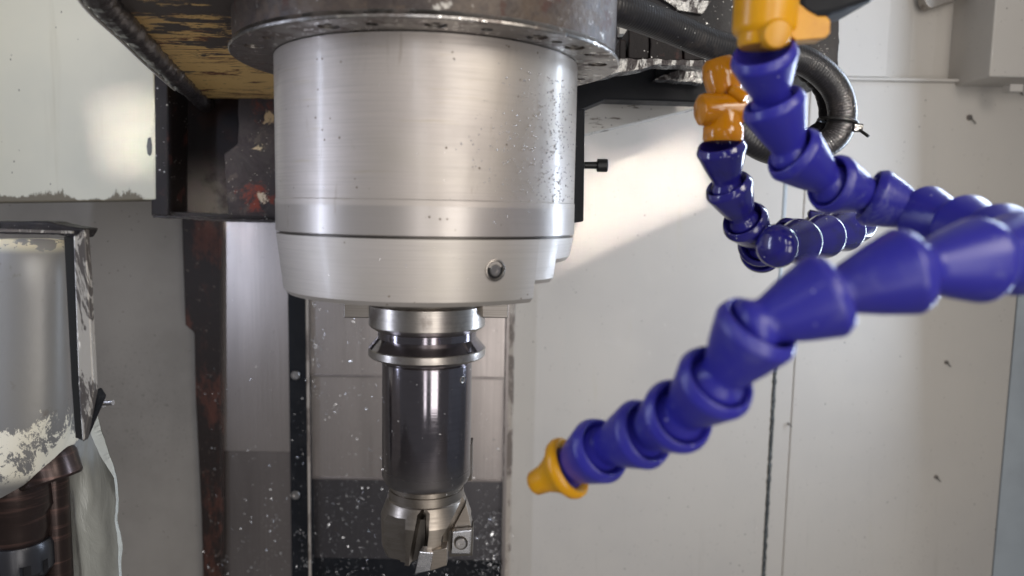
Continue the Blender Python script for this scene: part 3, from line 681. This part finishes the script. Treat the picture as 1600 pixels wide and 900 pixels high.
vba = link('valve_barrel', lathe([(0, -10.4), (4.6, -10.4), (6.8, -9), (7.3, -7.4), (7.0, 0), (7.3, 9.5), (6, 11), (0, 11)], D(1124, 171, 333), (1, .12, .06), 36, close=False), M['orange'], r2, 40)
link('valve_knob', lathe([(0, -9), (5.6, -9), (7.6, -7), (8.4, -2), (8.0, 4), (6.8, 11), (0, 12)], D(1128, 122, 337), (.28, .05, -.96), 36, close=False), M['orange'], r2, 40)
link('valve_stop', lathe([(0, -3), (2.6, -3), (2.6, 4), (2.0, 4.8), (0, 5)], D(1152, 146, 328), (.6, -.4, -.5), 20, close=False), M['orange'], vba, 40)

# ================================================================== tool changer, lower left
tc = root('tool_changer_pot', Y(50, 780, 0), 'scraped grey metal tool changer housing with flaking white paint at far left', 'tool changer')
bot = [(-140, 806), (-50, 795), (0, 779), (34, 760), (62, 738), (84, 717), (98, 700), (107, 684), (111, 668), (113, 650)]
def bot_at(px):
    for (a0, b0), (a1, b1) in zip(bot, bot[1:]):
        if px <= a1: return b0+(b1-b0)*(px-a0)/(a1-a0)
    return bot[-1][1]
def pot_pt(px, t, back=0.0):
    u = max(0, (px-5)/108); yb = bot_at(px); py = 374+(1-u**10)*0+8*u**8+(yb-374)*t
    dep = -8+16*u**2.2+7*u**9+9*t**10+6*(1-t)**14
    return Y(px, py, dep+back)
pxs = [-140+253*(1-(1-i/44)**1.7) for i in range(45)]; ts = [(.5-.5*cos(pi*j/30)) for j in range(31)]
bm = bmesh.new(); G = [[bm.verts.new(pot_pt(px, t)) for t in ts] for px in pxs]
for i in range(44):
    for j in range(30): bm.faces.new((G[i][j], G[i][j+1], G[i+1][j+1], G[i+1][j]))
rim = [G[i][0] for i in range(45)]+[G[44][j] for j in range(1, 31)]+[G[i][30] for i in range(43, -1, -1)]
bk = [bm.verts.new((v.co.x-.8, v.co.y+16, v.co.z)) for v in rim]
for i in range(len(rim)-1): bm.faces.new((rim[i], rim[i+1], bk[i+1], bk[i]))
link('pot_housing', bm, M['changer'], tc, 50)
gd = root('changer_guard', Y(125, 690, -30), 'scraped angled guard plate wrapped round the tool changer housing', 'guard')
link('guard_top', rslab([(-140, 346), (70, 346), (132, 358), (122, 372), (88, 367), (-140, 362)], -34, 14, .5), M['oily'], gd, bevel=1)
link('guard_trim', slab([(-140, 353), (112, 361), (112, 365), (-140, 358)], -36, 3), M['guard'], gd)
link('guard_side', slab([(114, 366), (133, 358), (138, 430), (147, 612), (132, 688), (128, 690), (122, 600)], -34, 4), M['guard'], gd, bevel=1)
link('guard_gap_shade', slab([(100, 370), (116, 367), (123, 600), (129, 688), (118, 684), (112, 600)], -29, 6), M['black'], gd)  # black strip put in for the shaded gap inside the guard
link('guard_foot', slab([(124, 640), (149, 608), (158, 622), (140, 664), (128, 692)], -26, 6), M['oily_plain'], gd, bevel=1)
c = Y(158, 630, 0)
link('guard_bolt', cyl(1.5, -3, 7, c, (1, -.1, .1), 12), M['screw'], gd, 40)
link('guard_bolt', cyl(2.6, -2, 1.5, c, (1, -.1, .1), 6), M['screw'], gd, 40)
# gripped tool below
pc = Y(28, 800, 28)
pt = root('stored_tool', Y(28, 900, 28), 'dark brown tool holder hanging under the tool changer at lower left', 'tool holder')
zz = lambda py: Y(28, py, 28).z
link('holder_cone', lathe([(0, zz(740)-pc.z), (18, zz(740)-pc.z), (19, zz(790)-pc.z), (17, zz(800)-pc.z), (17, zz(822)-pc.z), (15, zz(845)-pc.z), (0, zz(845)-pc.z)], pc, n=56, close=False), M['pot'], pt, 32)
col = link('holder_collar', lathe([(0, zz(842)-pc.z), (17, zz(842)-pc.z), (18.4, zz(850)-pc.z), (18.4, zz(884)-pc.z), (16, zz(892)-pc.z), (12, zz(905)-pc.z), (12, zz(960)-pc.z), (0, zz(960)-pc.z)], pc, n=56, close=False), M['collar'], pt, 32)
cut(col, [box((pc.x+18.4*sin(a)-2.2, pc.y-18.4*cos(a)-2.2, zz(900)), (pc.x+18.4*sin(a)+2.2, pc.y-18.4*cos(a)+2.2, zz(868))) for a in (-.9, -.1, .7, 1.3)])
link('holder_shaft', cyl(8, zz(960)-pc.z-40, zz(730)-pc.z, pc+Vector((15, 12, 0)), (0, 0, 1), 32), M['pot'], pt, 40)
gc = Y(84, 724, 20)
tag(link('gripper_jaw', lathe([(8, -11), (15.2, -11), (16.4, -9.5), (16.6, 3), (15.6, 5.5), (8, 6)], gc+Vector((-4, 0, 0)), (-.35, .12, 1), 40), M['pot'], smooth=32), 'dark round gripper jaw at the underside of the tool changer housing', 'gripper')

# plastic film hanging beside it
fm = root('plastic_film', Y(150, 900, 30), 'crumpled translucent plastic sheet with pale ragged edge hanging by the tool changer', 'plastic sheet')
ed = [(151, 640), (158, 668), (170, 705), (183, 745), (186, 790), (184, 812), (192, 850), (190, 880), (193, 940)]
le = [(112, 660), (108, 690), (96, 720), (84, 750), (78, 790), (74, 820), (78, 850), (76, 880), (78, 940)]
E1 = catmull([Y(a, b, 40) for a, b in ed], 2.5); L1 = catmull([Y(a, b, 58) for a, b in le], 2.5); n = 46
bm = bmesh.new(); G = []
for i in range(n):
    a_ = L1[int(i*(len(L1)-1)/(n-1))]; b_ = E1[int(i*(len(E1)-1)/(n-1))]; row = []
    for j in range(25):
        t = j/24; p = a_.lerp(b_, t); w_ = noise.noise(Vector((p.x*.07, 0, p.z*.02)))*7+noise.noise(Vector((p.x*.16, 5, p.z*.05)))*3
        row.append(bm.verts.new(p+Vector((0, w_*(1-t*t), 0))))
    G.append(row)
for i in range(n-1):
    for j in range(24): bm.faces.new((G[i][j], G[i][j+1], G[i+1][j+1], G[i+1][j]))
link('film_sheet', bm, M['film'], fm, 90)
bm = bmesh.new(); prev = None
for i, p in enumerate(E1):
    t = i/(len(E1)-1); wd = (4.6*sin(min(1, t*3.0)*pi)**.7 if t < .33 else 0)+.7+1.9*max(0, noise.noise(Vector((7, 2, i*.11))))
    jx = .5*noise.noise(Vector((1, 1, i*.5)))
    cur = (bm.verts.new(p+Vector((jx, -.6, 0))), bm.verts.new(p+Vector((jx-wd, -2.2, 0))))
    if prev: bm.faces.new((prev[0], prev[1], cur[1], cur[0]))
    prev = cur
bmesh.ops.solidify(bm, geom=bm.faces[:], thickness=.25)
link('film_edge', bm, M['film_edge'], fm, 60)

# ================================================================== metal chips clinging everywhere
def chips(name, spots, label, smin=.35, smax=1.5):
    bm = bmesh.new()
    for p in spots:
        s = (smin+(smax-smin)*random.random()**2.2)*(2.0 if random.random() < .04 else 1)*.8; n = random.choice((2, 3, 4)); ang = random.uniform(0, 2*pi); k = random.uniform(-1.4, 1.4)
        wv = s*random.uniform(.25, .6); q0 = None; pos = Vector(p); tilt = random.uniform(-.9, .9)
        for i in range(n+1):
            dv = Vector((cos(ang), -abs(sin(tilt))*.6, sin(ang))); nv = Vector((-sin(ang), tilt*.5, cos(ang)))*wv*(1-.5*i/n)
            cur = (bm.verts.new(pos+nv), bm.verts.new(pos-nv))
            if q0: bm.faces.new((q0[0], q0[1], cur[1], cur[0]))
            q0 = cur; pos = pos+dv*s*.8; ang += k
    o = link(name, bm, M['chip']); tag(o, label, 'chips', kind='stuff'); return o
random.seed(11)
sp_ = []
def scatter(n, x0, x1, y0, y1, yw, fx=None):
    for _ in range(n):
        px = random.uniform(x0, x1) if fx is None else fx(); py = random.uniform(y0, y1); (random.random() < .72) and sp_.append(Y(px, py, yw))
scatter(130, 486, 600, 455, 585, 428.5); scatter(150, 486, 600, 588, 745, 433); scatter(230, 486, 600, 746, 872, 438.5)
scatter(160, 345, 452, 690, 900, 432.5); scatter(40, 345, 452, 500, 690, 432.5); scatter(90, 484, 498, 455, 620, 428, lambda: random.gauss(491, 5))
scatter(160, 738, 788, 690, 900, 434); scatter(360, 738, 790, 800, 900, 434, lambda: random.gauss(768, 16)); scatter(70, 455, 484, 590, 900, 422.5); scatter(40, 738, 790, 600, 700, 428)
scatter(120, 484, 600, 870, 905, 438, None); scatter(130, 645, 760, 868, 905, 436)
scatter(60, 452, 486, 820, 900, 421, lambda: random.gauss(474, 8)); scatter(60, 318, 346, 560, 900, 407)
for _ in range(26):
    cx_, cy_ = random.choice(((495, 470), (492, 540), (480, 870), (560, 780), (765, 870), (430, 815), (590, 840), (560, 520), (770, 815), (492, 560), (350, 880), (520, 640)))
    for _ in range(9): sp_.append(Y(random.gauss(cx_, 5), random.gauss(cy_, 6), 427))
chips('metal_chips', sp_, 'fine bright metal chips clinging to the way covers and strips')
sp_ = []
scatter(70, 808, 1195, 560, 895, BW-1); scatter(18, 1245, 1560, 200, 890, BW-1); scatter(14, 808, 1195, 420, 600, BW-1)
chips('metal_chips', sp_, 'sparse tiny chips stuck to the pale enclosure wall', .25, .7)
sp_ = []
for _ in range(60):
    t = radians(random.gauss(6, 40)); R_ = R1+.1; z = random.choice((random.uniform(-42, -15), random.uniform(-12, 70)))
    sp_.append(Vector((R_*sin(t), -R_*cos(t), z)))
for _ in range(60):
    t = radians(random.uniform(-80, 90)); z = random.uniform(-152, -84); sp_.append(Vector((24.6*sin(t), -24.6*cos(t), z)))
chips('metal_chips', sp_, 'a few fine chips stuck to the spindle housing and tool holder', .15, .45)

for o in bpy.data.objects:
    if '_o' in o: del o['_o']
